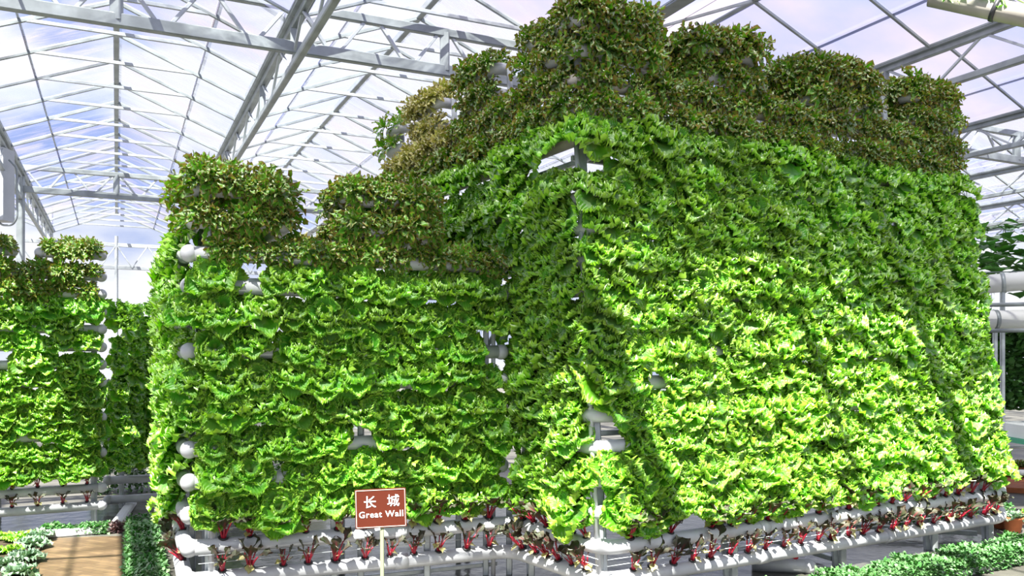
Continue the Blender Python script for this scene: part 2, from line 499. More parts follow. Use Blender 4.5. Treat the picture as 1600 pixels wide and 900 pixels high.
def columns():
    spots = [(-1.6, TN), (-1.6, TF), (4.8, TF), (11.2, TN), (11.2, TF), (14.4, TN), (17.6, TN), (17.6, TF)]
    labs = ['near grey steel column beside the far-left lettuce rack', 'slim steel column standing behind the far-left lettuce rack', 'steel column behind the lettuce wall under the far truss',
            'steel column behind the tower under the near truss', 'steel column behind the tower under the far truss',
            'steel column standing beyond the tower end under the near truss', 'steel column by the vine wall under the near truss', 'steel column farthest behind the vine wall']
    for (p, t), l in zip(spots, labs):
        root = empty('steel_column', G(p, t, 0), l, 'column', 'greenhouse columns')
        mb = MB(); mb.bar(G(p, t, 0), G(p, t, ZG), .12, .10); mb.build('shaft', M['steel'], root)
        mb = MB(); c = G(p, t, 0); mb.box(c.x-.13, c.x+.13, c.y-.13, c.y+.13, 0, .02); mb.build('base_plate', M['steel'], root)
columns()

# glazed walls
def glazed_wall(name, a, b, n, zs, roofline=None):
    """posts and rails with glass: structure"""
    a = Vector(a); b = Vector(b)
    g = MB(); up = Vector((0, 0, 1))
    if roofline:
        for k in BAYS:
            g.add([G(3.2*k-1.6, T1, 0), G(3.2*k+1.6, T1, 0), G(3.2*k+1.6, T1, ZG), G(3.2*k, T1, ZR), G(3.2*k-1.6, T1, ZG)], [(0, 1, 2, 3, 4)])
    else:
        g.add([a, b, b + up*ZG, a + up*ZG], [(0, 1, 2, 3)])
    o = struct(g, name, M['wallglass'])
    for i in range(n + 1):
        q = a.lerp(b, i / n)
        h = ZR if (roofline and i % 2 == 0) else ZG
        mb = MB(); mb.bar(q, q + up*h, .07, .09); x = mb.build('mullion', M['alu'], o)
    for z in zs:
        mb = MB(); mb.bar(a + up*z, b + up*z, .06, .10 if z > 1 else .3); mb.build('rail', M['alu'], o)
glazed_wall('wall_far', G(-8, T1, 0), G(24, T1, 0), 20, (.15, EYE+1.1, EYE+2.42, EYE+3.05), True)
glazed_wall('wall_right', G(24, T1, 0), G(24, -2, 0), 12, (.15, EYE+1.1, EYE+2.42))
glazed_wall('wall_left', G(-8, T1, 0), G(-8, -2, 0), 12, (.15, EYE+1.1, EYE+2.42))
# zigzag in the far gable truss
go = MB()
for k in (-1, 0, 1, 2):
    for u in (-1.6, -.8, 0, .8):
        go.bar(G(3.2*k+u, T1-.03, EYE+3.05), G(3.2*k+u+.4, T1-.03, EYE+2.42), .03, .03)
        go.bar(G(3.2*k+u+.4, T1-.03, EYE+2.42), G(3.2*k+u+.8, T1-.03, EYE+3.05), .03, .03)
go.build('trim_gable_brace', M['alu'])['kind'] = 'structure'

# ================================================================== plants: shared meshes
def leaf(L_, W_, el0, bend, ruf, nu=10, nv=13, lobes=0, cup=.15, tipw=.8, rng=NR, frq=3.4):
    """one leaf in the XZ plane, growing along +X: arrays of verts, quads, edge factor"""
    u = np.linspace(0, 1, nu)[:, None] * np.ones((1, nv))
    v = np.ones((nu, 1)) * np.linspace(-1, 1, nv)[None, :]
    prof = .10 + .90 * np.clip(u / .62, 0, 1) ** 1.25
    prof = prof * np.sqrt(np.clip(1 - tipw * np.clip((u - .62) / .38, 0, 1) ** 2.2, .05, 1))
    if lobes:
        prof = prof * (1 - .60 * (np.sin(PI * lobes * u + .4) ** 2) * (u > .15))
    x = u * L_ * (1 - .20 * v * v * np.clip(u * 1.3 - .3, 0, 1))
    y = v * W_ * .5 * prof
    e = np.clip(np.maximum(np.abs(v) * np.clip(u * 1.6, 0, 1), np.clip((u - .35) / .65, 0, 1) ** 1.4), 0, 1)
    ph = rng.uniform(0, 2*PI, 4)
    f_ = np.clip((e - .38) / .62, 0, 1) ** 1.2
    z = ruf * f_ * (np.sin(2*PI*frq*u*np.sign(v) + ph[0]) * np.abs(v) + .9 * np.sin(2*PI*frq*.75*v + ph[1]) * u ** 2)
    z += ruf * .22 * e ** 2 * rng.uniform(-1, 1, (nu, nv)) + cup * W_ * v * v * prof
    y = y + ruf * .2 * e ** 2 * rng.uniform(-1, 1, (nu, nv)) + .3 * ruf * e ** 2 * np.sin(2*PI*3*u + ph[2])
    x = x + ruf * .25 * e ** 2 * rng.uniform(-1, 1, (nu, nv)) + ruf * .35 * f_ * np.sin(2*PI*frq*.8*v + ph[3])
    # bend along the length
    s = x / L_
    ang = el0 - bend * s
    # integrate the bent midrib
    ss = np.linspace(0, 1.15, 40); aa = el0 - bend * ss
    cx = np.concatenate([[0], np.cumsum(np.cos(aa[:-1])) * (ss[1] - ss[0])]) * L_
    cz = np.concatenate([[0], np.cumsum(np.sin(aa[:-1])) * (ss[1] - ss[0])]) * L_
    X = np.interp(s, ss, cx) - z * np.sin(ang)
    Z = np.interp(s, ss, cz) + z * np.cos(ang)
    V = np.stack([X, y, Z], -1).reshape(-1, 3)
    i = np.arange(nu - 1)[:, None] * nv + np.arange(nv - 1)[None, :]
    Q = np.stack([i, i + 1, i + nv + 1, i + nv], -1).reshape(-1, 4)
    return V, Q, e.ravel()

def rotz(V, a):
    c, s = math.cos(a), math.sin(a)
    return V @ np.array([[c, s, 0], [-s, c, 0], [0, 0, 1]])

def rosette(name, mat, whorls, rng=NR, mb_only=False, nu=10, nv=13, **kw):
    """whorls: (count, length, width, elevation deg, bend deg, ruffle)"""
    Vs, Qs, Us = [], [], []; b = 0
    for n, L_, W_, el, bd, rf in whorls:
        a0 = rng.uniform(0, 2*PI)
        for k in range(n):
            V, Q, e = leaf(L_ * rng.uniform(.8, 1.15), W_ * rng.uniform(.85, 1.15), math.radians(el + rng.uniform(-10, 10)),
                           math.radians(bd + rng.uniform(-20, 20)), rf, nu=nu, nv=nv, rng=rng, **kw)
            V = rotz(V, a0 + 2*PI*k/n + rng.uniform(-.25, .25))
            Vs.append(V); Qs.append(Q + b); b += len(V)
            Us.append(np.stack([e, np.full(len(e), rng.uniform(0, 1))], -1))
    V = np.concatenate(Vs); Q = np.concatenate(Qs); U = np.concatenate(Us)
    if mb_only: return V, Q, U
    return grid_mesh(name, V, Q, U, mat)

FR_W = [(5, .185, .190, 12, 30, .022), (5, .170, .175, 38, 45, .024), (4, .145, .150, 62, 55, .024), (3, .11, .11, 80, 40, .020)]
FR_L = [(5, .185, .190, 16, 30, .024), (5, .160, .165, 48, 45, .026), (3, .12, .12, 75, 30, .022)]
OK_W = [(10, .130, .050, 0, 50, .012), (12, .130, .048, 22, 55, .012), (12, .125, .046, 44, 55, .012), (9, .120, .042, 64, 45, .012), (5, .110, .038, 84, 40, .010)]
OK_L = [(7, .15, .075, 12, 40, .014), (7, .145, .07, 45, 40, .014), (5, .13, .055, 74, 30, .010)]
frilly_me = [rosette('frilly_lettuce', M['frilly'], FR_W, nu=15, nv=27, frq=5.2) for _ in range(7)]
oak_me = [rosette('oak_leaf_lettuce', M['oak'], OK_W, nu=14, nv=5, lobes=3.6, tipw=.5, cup=.1) for _ in range(6)]
yel_me = [rosette('yellow_lettuce', M['yellow_leaf'], OK_W, nu=14, nv=5, lobes=3.6, tipw=.5, cup=.1) for _ in range(3)]
frilly_low = [rosette('', None, FR_L, mb_only=True, nu=11, nv=17, frq=4) for _ in range(5)]
oak_low = [rosette('', None, OK_L, mb_only=True, nu=8, nv=4, lobes=3.0, tipw=.7, cup=.1) for _ in range(4)]

ORD = ['zeroth', 'first', 'second', 'third', 'fourth', 'fifth', 'sixth', 'seventh', 'eighth', 'ninth', 'tenth', 'eleventh', 'twelfth', 'thirteenth', 'fourteenth',
       'fifteenth', 'sixteenth', 'seventeenth', 'eighteenth', 'nineteenth', 'twentieth', 'twenty-first', 'twenty-second', 'twenty-third', 'twenty-fourth',
       'twenty-fifth', 'twenty-sixth', 'twenty-seventh', 'twenty-eighth', 'twenty-ninth', 'thirtieth', 'thirty-first', 'thirty-second', 'thirty-third', 'thirty-fourth']

frilly_list, oak_list, yellow_list = [], [], []

def plant_rot(out, tilt, spin):
    z = (Vector((out[0], out[1], 0)).normalized() * math.cos(tilt) + Vector((0, 0, 1)) * math.sin(tilt)).normalized()
    return (Vector((0, 0, 1)).rotation_difference(z)).to_matrix() @ Matrix.Rotation(spin, 3, 'Z')

def plant_row(lst, a, b, out, z, sp, face, row, size=1.0, tilt=38, skip=.03, jit=.03, group=None, push=.03, frm='corner'):
    """plants along a pipe from a to b (plan points), facing out"""
    a = Vector((a[0], a[1])); b = Vector((b[0], b[1]))
    L_ = (b - a).length
    n = max(1, int(round(L_ / sp)))
    for i in range(n):
        if R.random() < skip: continue
        q = a.lerp(b, (i + .5) / n) + Vector((R.uniform(-jit, jit), 0))
        pos = Vector((q.x + out[0] * push, q.y + out[1] * push, z + .03 + R.uniform(-.03, .03)))
        rot = plant_rot(out, math.radians(tilt + R.uniform(-20, 18)), R.uniform(0, 2*PI))
        sc = size * R.uniform(.76, 1.22)
        fac = -(out[0]*q.x + out[1]*q.y) / math.hypot(q.x, q.y)
        x = 800 + F * pos.x / pos.y
        vis = (max(.08, fac)) / (pos.length ** 2) * (1 if -30 < x < 1630 else .01)
        lst.append(dict(pos=pos, rot=rot, sc=sc, vis=vis, face=face, row=row, i=i + 1, group=group, frm=frm))

# ================================================================== plan of the lettuce racks
def V2(x, y): return Vector((x, y))
ROW = .205
def zrow(k): return .20 + ROW * k
B0 = V2(-2.02, 5.21); A0 = V2(-2.81, 6.90)
C0 = V2(.0, 6.01); C1 = V2(-.08, 6.04)
WD = (C1 - B0).normalized(); WN = V2(WD.y, -WD.x)           # wall direction, outward normal
ED = (A0 - B0).normalized(); EN = V2(-ED.y, ED.x)           # end face
D0 = V2(.572, 5.20); E0 = V2(4.26, 7.24)
SD = V2(-.5, .866)                                          # tower's side runs back along this
LD = (E0 - D0).normalized(); LN = V2(LD.y, -LD.x)
SN = V2(-.866, -.5)
def Dz(z): return D0 + V2(-.12, .38) * ((z - .2) / 2.87)
def Ez(z): return E0 + V2(-.19, .335) * ((z - .2) / 2.87)
SIDE = 3.3

def rounded(pts, rad=.10, n=6):
    """polyline with rounded corners"""
    out = [pts[0]]
    for a, b, c in zip(pts, pts[1:], pts[2:]):
        u = (a - b).normalized(); w_ = (c - b).normalized()
        p = b + u * rad; q = b + w_ * rad
        for i in range(n + 1):
            t = i / n
            out.append(p * (1-t)**2 + b * 2*t*(1-t) + q * t*t)
    out.append(pts[-1])
    return out
def P3(v, z): return Vector((v.x, v.y, z))

PR = .048
def pipe(pts2, z, root, name='grow_pipe', r=PR, rad=.10, ends=(False, False), mat=None, joints=True, dz=0):
    pts = rounded([P3(p, z) for p in pts2], rad) if len(pts2) > 2 else [P3(p, z) for p in pts2]
    mb = MB(); mb.tube(pts, r, 16)
    o = mb.build(name, mat or M['pvc'], root)
    for e, p in zip(ends, (pts[0], pts[-1])):
        if e:
            m2 = MB(); m2.sphere(p, r * 1.18, n=18, m=12)
            m2.build('end_cap', M['pvc'], o)
    if joints:
        for a, b in zip(pts2, pts2[1:]):
            d = b - a; L_ = d.length; k = 1
            while k * 1.35 < L_ - .2:
                q = a + d * (k * 1.35 / L_); u = d.normalized()
                m2 = MB(); m2.tube([P3(q - u*.045, z), P3(q + u*.045, z)], r * 1.12, 16); m2.build('coupling', M['pvc'], o)
                k += 1
    return o

def post(q, z0, z1, root, name='post', s=.042, mat=None):
    mb = MB(); mb.bar((q.x, q.y, z0), (q.x, q.y, z1), s, s); return mb.build(name, mat or M['post'], root)

# ------------------------------------------------------------------ rack of the left wall
wall_rack = empty('hydroponic_rack', (B0.x, B0.y, 0), 'long grey pipe rack of the lettuce wall behind the brown sign', 'hydroponic rack')
for k in range(2, 11):
    z = zrow(k)
    pipe([B0 + WD*(.0 if k not in (6, 8) else .10), C1], z, wall_rack, ends=(True, True))
    pipe([B0 - WD*.02 + ED*.14, A0], z, wall_rack, ends=(False, True))
for k in (11, 12):                      # merlons
    z = zrow(k)
    for s0, s1 in ((.03, .58), (1.0, 1.58)):
        a = B0 + WD*s0; b = B0 + WD*s1
        pipe([a + ED*.55, a, b, b + ED*.55], z, wall_rack, rad=.06, joints=False)
for s in (.12, 1.10, 2.02):
    for off in (.0, .55):
        q = B0 + WD*s + ED*off - WN*.07
        post(q, 0, zrow(12) if s < 1.5 else zrow(10), wall_rack)
for s in (.5, 1.1, 1.6):
    q = B0 + ED*s + WD*.10
    post(q, 0, zrow(10), wall_rack)
# cross bars and wires
for z in (.08, 1.2, 2.1):
    mb = MB(); mb.bar(P3(B0 + WD*.1 - WN*.09, z), P3(C1 - WN*.09, z), .03, .03); mb.build('cross_bar', M['post'], wall_rack)
for z in (.31, .36, .52, .57):
    mb = MB(); mb.tube([P3(B0 + WD*.05 + WN*.045, z), P3(C1 + WN*.045, z)], .0025, 5); mb.build('tie_wire', M['alu'], wall_rack)
mb = MB(); mb.bar(P3(C1 - WD*.35 - WN*.1, 1.3), P3(C1 - WD*.02 - WN*.1, 1.75), .03, .03); mb.build('diagonal_brace', M['post'], wall_rack)
mb = MB(); mb.bar(P3(C1 - WD*.30 - WN*.1, .85), P3(C1 - WD*.02 - WN*.1, 1.2), .03, .03); mb.build('diagonal_brace', M['post'], wall_rack)
# supply pipes standing at the inner corner
mb = MB(); mb.tube([P3(C1 - WD*.06, 0), P3(C1 - WD*.06, zrow(10))], .016, 10); mb.build('riser_pipe', M['pvc'], wall_rack)
mb = MB(); mb.tube([P3(B0 + WD*.13, 0), P3(B0 + WD*.13, zrow(10))], .016, 10); mb.build('riser_pipe', M['pvc'], wall_rack)

# the two loops at the foot run round both wall and tower
foot = empty('foot_pipe_loop', (C0.x, C0.y, 0), 'pair of white pipes with red chard around the foot of wall and tower', 'pipe loop')
for k in (0, 1):
    z = zrow(k)
    pipe([B0, C0, D0, E0, E0 + V2(.12, .25)], z, foot, ends=(True, True), rad=.13, r=.05)
    pipe([B0 - WD*.02 + ED*.14, A0], z, foot, ends=(False, True), r=.05)
for q in [B0 + WD*.13, B0 + WD*.9, B0 + WD*1.55, C0 + V2(-.02, .06), C0 + V2(.14, -.08), D0 + V2(-.01, .1), D0 + LD*1.1, D0 + LD*2.2, D0 + LD*3.3, E0 - LD*.15, D0 + V2(-.22, .33)]:
    post(q - V2(0, -.02), 0, zrow(2), foot, 'leg', .045)
for a, b in ((D0 + LD*.1 - LN*.1, D0 + LD*1.1 - LN*.9), (E0 - LD*.2 - LN*.1, E0 - LD*1.2 - LN*.9), (D0 + LD*2.2 - LN*.1, D0 + LD*2.2 - LN*1.2)):
    mb = MB(); mb.bar(P3(a, .06), P3(b, .10), .04, .04); mb.build('floor_bar', M['post'], foot)
for z in (.30, .34):
    mb = MB(); mb.tube([P3(D0 + LN*.04, z), P3(E0 + LN*.04, z)], .0025, 5); mb.build('tie_wire', M['alu'], foot)
    mb = MB(); mb.tube([P3(C0 + SN*.04, z), P3(D0 + SN*.04, z)], .0025, 5); mb.build('tie_wire', M['alu'], foot)

# ------------------------------------------------------------------ tower rack
tower = empty('hydroponic_rack', (D0.x, D0.y, 0), 'tall grey pipe rack of the square lettuce tower, corner towards the viewer', 'hydroponic rack')
TM = [(0, .66), (1.02, 1.68), (2.20, 2.98), (3.46, 4.14)]      # merlons of the long face
SMm = [(0, .66), (1.08, 1.68), (2.12, 2.72), (3.08, 3.45)]          # merlons of the side
for k in range(2, 17):
    z = zrow(k); d = Dz(z); e = Ez(z)
    if k == 13:
        pipe([d + LD*.36, e], z, tower, ends=(True, True)); continue
    s0 = .92 if k < 10 else SIDE
    pts = [d + SD*s0, d, e, e + SD*.9]
    mt = M['pvc'] if k < 14 else M['pvc_brown']
    pipe(pts, z, tower, ends=(True, True), mat=mt)
for k in (17, 18):
    z = zrow(k); d = Dz(zrow(16)); e = Ez(zrow(16))
    pipe([d + SD*.62 - SN*.12, d + SD*.62, d, d + LD*.62, d + LD*.62 - LN*.12], z, tower, rad=.06, joints=False)
    for s0, s1 in TM[1:]:
        a = d + LD*s0; b = d + LD*s1
        a = a + LD*.04; b = b - LD*.04; pipe([a - LN*.14, a, b, b - LN*.14], z, tower, rad=.06, joints=False)
    for s0, s1 in SMm[1:]:
        a = d + SD*s0; b = d + SD*s1
        a = a + SD*.04; b = b - SD*.04; pipe([a - SN*.14, a, b, b - SN*.14], z, tower, rad=.06, joints=False)
def lean_post(q0, q1, z0, z1, root, s=.045):
    mb = MB(); mb.bar(P3(q0, z0), P3(q1, z1), s, s); return mb.build('post', M['post'], root)
ins = (SD + LD) * .07
lean_post(D0 + ins, Dz(zrow(18)) + ins, 0, zrow(18), tower, .05)
for s in (1.1, 2.2, 3.3, 4.1):
    lean_post(D0 + LD*s - LN*.07, Dz(zrow(18)) + LD*s - LN*.07, 0, zrow(18), tower)
for s in (1.0, 2.0, 3.2):
    lean_post(D0 + SD*s - SN*.07, Dz(zrow(18)) + SD*s - SN*.07, 0, zrow(18), tower)
for z in (1.1, 2.3, 2.95):
    mb = MB(); mb.bar(P3(Dz(z) - LN*.10, z), P3(Ez(z) - LN*.10, z), .035, .035); mb.build('cross_bar', M['post'], tower)
mb = MB(); mb.bar(P3(Dz(2.95) - SN*.10, 2.95), P3(Dz(2.95) + SD*SIDE - SN*.10, 2.95), .035, .035); mb.build('cross_bar', M['post'], tower)
mb = MB(); mb.tube([P3(D0 + V2(-.02, .02), .1), P3(Dz(zrow(14)) + V2(-.02, .02), zrow(14))], .018, 10); mb.build('riser_pipe', M['pvc'], tower)

# ------------------------------------------------------------------ lettuce on the left wall
WF = 'wall behind the sign'
sp = .19
for k in range(2, 10):
    plant_row(frilly_list, B0 + WD*(.06 if k not in (5, 6, 8) else -.08), C1 - WD*.02, WN, zrow(k), .19, WF, k - 1, .95, 36, .05, group='frilly lettuces on the wall behind the sign', frm='free end')
for k in range(2, 11):
    plant_row(frilly_list, B0 + ED*.12, A0, EN, zrow(k), .20, 'wall end face', k - 1, 1.0, 40, .02, group='frilly lettuces on the wall end', frm='near corner')
# parapet and merlons in oak leaf lettuce
WO = 'the wall parapet'
plant_row(oak_list, B0 + WD*.12, C1, WN, zrow(10), .13, WO, 1, 1.0, 40, 0, group='oak leaf lettuces on the wall parapet', frm='free end')
for mi, (s0, s1) in enumerate(((.03, .58), (1.0, 1.58))):
    nm = ('end merlon', 'second merlon')[mi] + ' of low wall'
    gr = 'oak leaf lettuces of the wall merlons'
    a = B0 + WD*s0; b = B0 + WD*s1
    for r_, k in enumerate((11, 12)):
        plant_row(oak_list, a - WD*.03, b + WD*.03, WN, zrow(k), .11, nm, r_ + 1, 1.15, 42, 0, group=gr, frm='free end')
        plant_row(oak_list, a + ED*.5, b + ED*.5, -WN, zrow(k), .15, nm + ' rear face', r_ + 1, 1.15, 42, 0, group=gr, frm='free end')
        plant_row(oak_list, a + ED*.05, a + ED*.55, EN, zrow(k), .15, nm + ' outer cheek', r_ + 1, 1.12, 42, 0, group=gr, frm='front')
        plant_row(oak_list, b + ED*.05, b + ED*.55, WD, zrow(k), .18, nm + ' inner cheek', r_ + 1, 1.12, 42, 0, group=gr, frm='front')
    plant_row(oak_list, a + ED*.2, b + ED*.2, WN, zrow(12) + .09, .16, nm + ' top', 1, 1.1, 78, 0, group=gr, frm='free end')
    plant_row(oak_list, a + ED*.42, b + ED*.42, WN, zrow(12) + .06, .18, nm + ' top rear', 1, 1.1, 80, 0, group=gr, frm='free end')
# yellow heads on the rear parapet
for s in (.55,):
    plant_row(yellow_list, B0 + WD*s + ED*1.2, B0 + WD*(s + .6) + ED*1.2, WN, zrow(11) - .02, .2, 'the rear parapet between the wall merlons', 1, 1.2, 50, 0, group='yellow lettuces', frm='free end')

# ------------------------------------------------------------------ lettuce on the tower
TF_ = "the tower front"
for k in range(2, 13):
    z = zrow(k)
    gap = .055 if k in (2, 4, 5, 11) else -.02
    plant_row(frilly_list, Dz(z) + LD*(.02 + gap), Ez(z), LN, z, .185, TF_, k - 1, 1.06, 38, .004, group='frilly lettuces on the tower front')
    s1 = .9 if k < 10 else SIDE
    plant_row(frilly_list, Dz(z) + SD*(.03 + gap), Dz(z) + SD*s1, SN, z, .185, 'the tower flank', k - 1, 1.05, 38, .01, group='frilly lettuces on the tower flank')
z = zrow(13)
plant_row(frilly_list, Dz(z) + LD*.26, Ez(z), LN, z, .19, TF_, 12, 1.0, 30, .05, group='frilly lettuces on the tower front')
plant_row(frilly_list, Dz(z) + SD*.62, Dz(z) + SD*SIDE, SN, z, .20, 'the tower flank', 12, .95, 20, .1, group='frilly lettuces on the tower flank')
z = zrow(14)
plant_row(frilly_list, Dz(z) - LD*.02, Ez(z), LN, z, .18, TF_, 13, 1.12, 42, 0, group='frilly lettuces on the tower front')
plant_row(frilly_list, Dz(z) + SD*.02, Dz(z) + SD*SIDE, SN, z, .18, 'the tower flank', 13, 1.08, 42, 0, group='frilly lettuces on the tower flank')
for k in (15, 16):
    z = zrow(k)
    plant_row(oak_list, Dz(z), Ez(z), LN, z, .125, 'the tower parapet front', k - 14, 1.12, 42, 0, group='oak leaf lettuces on the tower parapet')
    plant_row(oak_list, Dz(z) + SD*.05, Dz(z) + SD*(1.9 if k == 16 else SIDE), SN, z, .135, 'the tower parapet flank', k - 14, 1.15, 42, 0, group='oak leaf lettuces on the tower parapet')
zd = Dz(zrow(16))
gr = 'oak leaf lettuces of the tower merlons'
mn = ['corner merlon', 'second merlon', 'third merlon', 'end merlon']
for mi, (s0, s1) in enumerate(TM):
    for r_, k in enumerate((17, 18)):
        a = zd + LD*s0; b = zd + LD*s1
        nm = mn[mi] + ' of tower front'
        plant_row(oak_list, a, b, LN, zrow(k), .14, nm, r_ + 1, 1.2, 42 + 14*r_, 0, group=gr)
        if mi: plant_row(oak_list, a - LN*.02, a - LN*.36, -LD, zrow(k) + .01, .115, nm + ' inner side', r_ + 1, 1.2, 46, 0, group=gr, frm='front')
        plant_row(oak_list, a - LN*.38, b - LN*.38, -LN, zrow(k), .15, nm + ' rear face', r_ + 1, 1.25, 42, 0, group=gr)
        plant_row(oak_list, b - LN*.08, b - LN*.36, LD, zrow(k), .17, nm + ' far cheek', r_ + 1, 1.2, 46, 0, group=gr, frm='front')
    plant_row(oak_list, a + LD*.04 - LN*.03, b - LD*.04 - LN*.03, LN, zrow(18) + .06, .13, nm + ' top', 1, 1.25, 72, 0, group=gr)
    plant_row(oak_list, a + LD*.05 - LN*.30, b - LD*.05 - LN*.30, LN, zrow(18) + .05, .16, nm + ' rear', 1, 1.2, 80, 0, group=gr)
plant_row(oak_list, zd + V2(.02, .02), zd + V2(.06, .10), V2(-.26, -.97), zrow(18) + .04, .2, 'corner merlon tip', 1, 1.3, 66, 0, group=gr)
plant_row(oak_list, zd + V2(.02, .16), zd + V2(.06, .22), V2(-.26, -.97), zrow(18) + .08, .2, 'corner merlon crown', 1, 1.3, 80, 0, group=gr)
for mi, (s0, s1) in enumerate(SMm):
    a = zd + SD*s0; b = zd + SD*s1
    nm = mn[mi] + ' of tower flank'
    lst = yellow_list if mi == 2 else oak_list
    for r_, k in enumerate((17, 18)):
        plant_row(lst, a, b, SN, zrow(k), .15, nm, r_ + 1, 1.2, 42 + 14*r_, 0, group=gr if lst is oak_list else 'yellow lettuces')
    plant_row(lst, a + SD*.1 - SN*.17, b - SN*.17, SN, zrow(18) + .10, .2, nm + ' top', 1, 1.2, 76, 0, group=gr if lst is oak_list else 'yellow lettuces')
z = zrow(16)
plant_row(yellow_list, Dz(z) + SD*1.9, Dz(z) + SD*SIDE, SN, z, .14, 'flank parapet below yellow merlon', 1, 1.15, 42, 0, group='yellow lettuces')

# ------------------------------------------------------------------ far-left wall
J1 = V2(-3.86, 7.82); JD = V2(-.89, -.456).normalized(); JN = V2(-JD.y, JD.x)
if JN.y > 0: JN = -JN
J0 = J1 + JD * 2.2
far_rack = empty('hydroponic_rack', (J1.x, J1.y, 0), 'grey pipe rack of the smaller lettuce wall beyond the brick path', 'hydroponic rack')
def zj(k): return .20 + .165 * k
for k in range(0, 14):
    pipe([J1, J0], zj(k), far_rack, ends=(True, False), r=.042)
for s in (.06, .9, 1.8):
    post(J1 + JD*s - JN*.06, 0, zj(13), far_rack)
    post(J1 + JD*s - JN*.9, 0, zj(8), far_rack)
for k in range(2, 12):
    plant_row(frilly_list, J1 + JD*.02, J0, JN, zj(k), .17, 'smaller wall beyond path', k - 1, .82, 38, .02, group='frilly lettuces on the wall beyond the path', frm='path end')
    plant_row(frilly_list, J1 + V2(.02, .12), J1 + V2(.05, .9), V2(.95, -.3), zj(k), .24, 'end of smaller wall', k - 1, .8, 38, .02, group='frilly lettuces on the wall beyond the path', frm='front')
for r_, k in enumerate((12, 13)):
    plant_row(oak_list, J1 + JD*.02, J0, JN, zj(k), .14, 'parapet of smaller wall', r_ + 1, 1.0, 42, 0, group='oak leaf lettuces beyond the path', frm='path end')
for s0, s1, nm in ((.0, .50, 'first merlon beyond the path'), (.72, 1.3, 'second merlon beyond the path')):
    z = zj(14.2)
    pipe([J1 + JD*s0, J1 + JD*s1], z, far_rack, ends=(True, True), joints=False, r=.042)
    plant_row(oak_list, J1 + JD*s0, J1 + JD*s1, JN, z, .13, nm, 1, 1.05, 46, 0, group='oak leaf lettuces beyond the path', frm='path end')
    plant_row(oak_list, J1 + JD*s0 - JN*.15, J1 + JD*s1 - JN*.15, JN, z + .05, .16, nm + ' top', 1, 1.0, 75, 0, group='oak leaf lettuces beyond the path', frm='path end')

# low rack joining behind the gap
K0 = V2(-4.15, 8.55); K1 = V2(-2.9, 9.05); KN = V2(.37, -.93)
low_rack = empty('hydroponic_rack', (K0.x, K0.y, 0), 'low shaded pipe rack at the end of the gap between both lettuce walls', 'hydroponic rack')
for k in range(0, 8):
    z = .12 + .2 * k
    pipe([K0, K1], z, low_rack, ends=(True, True), r=.042)
    if k > 1: plant_row(frilly_list, K0, K1, KN, z, .21, 'low rack in gap', k - 1, .9, 38, .05, group='frilly lettuces of the low rack', frm='path end')
for s in (.1, .6, 1.2):
    post(K0 + (K1 - K0).normalized()*s + V2(0, .06), 0, 1.55, low_rack)
# dark column of plants behind the wall's rear corner
plant = [(A0 + V2(-.12, .55)), ]
for k in range(6, 10):
    plant_row(oak_list, A0 + V2(-.36, .95), A0 + V2(.1, 1.15), EN, zrow(k) + .05, .2, 'wall rear corner', k - 5, 1.3, 40, 0, group='oak leaf lettuces at the wall rear corner', frm='gap')
rear = empty('corner_rack', (A0.x - .1, A0.y + 1.05, 0), 'short pipe rack at the rear corner of the lettuce wall', 'hydroponic rack')
for k in range(6, 10): pipe([A0 + V2(-.36, .95), A0 + V2(.1, 1.15)], zrow(k) + .05, rear, joints=False)
post(A0 + V2(-.1, 1.10), 0, zrow(9) + .05, rear)

# ------------------------------------------------------------------ emit the lettuces
def emit(lst, name, cat, meshes, low, mat, adj, cap, stuff_label=None):
    lst.sort(key=lambda d: -d['vis'])
    for d in lst[:cap]:
        o = place(name, R.choice(meshes), None, d['pos'], d['rot'], d['sc'])
        tag(o, '%s, %s from %s, %s row up, %s' % (adj, ORD[d['i']], d['frm'], ORD[d['row']], d['face']), cat, d['group'])
    rest = lst[cap:]
    if rest:
        Vs, Qs, Us = [], [], []; b = 0
        for d in rest:
            V, Q, U = low[R.randrange(len(low))]
            m = np.array(d['rot']) * d['sc']
            Vs.append(V @ m.T + np.array(d['pos'])); Qs.append(Q + b); b += len(V)
            U = U.copy(); U[:, 1] = (U[:, 1] + R.random()) * .5; Us.append(U)
        o = bpy.data.objects.new(name + '_mass', grid_mesh(name + '_mass', np.concatenate(Vs), np.concatenate(Qs), np.concatenate(Us), mat))
        C.objects.link(o); tag(o, stuff_label, cat, None, 'stuff')
emit(frilly_list, 'frilly_lettuce', 'frilly lettuce', frilly_me, frilly_low, M['frilly'], 'frilly lettuce', 300, 'farther frilly green lettuces massed on the wall ends and the wall beyond the path')
emit(oak_list, 'oak_leaf_lettuce', 'oak leaf lettuce', oak_me, oak_low, M['oak'], 'dark lettuce', 300, 'farther dark oak leaf lettuces of the parapets')
emit(yellow_list, 'yellow_lettuce', 'yellow lettuce', yel_me, oak_low, M['yellow_leaf'], 'yellow lettuce', 300)

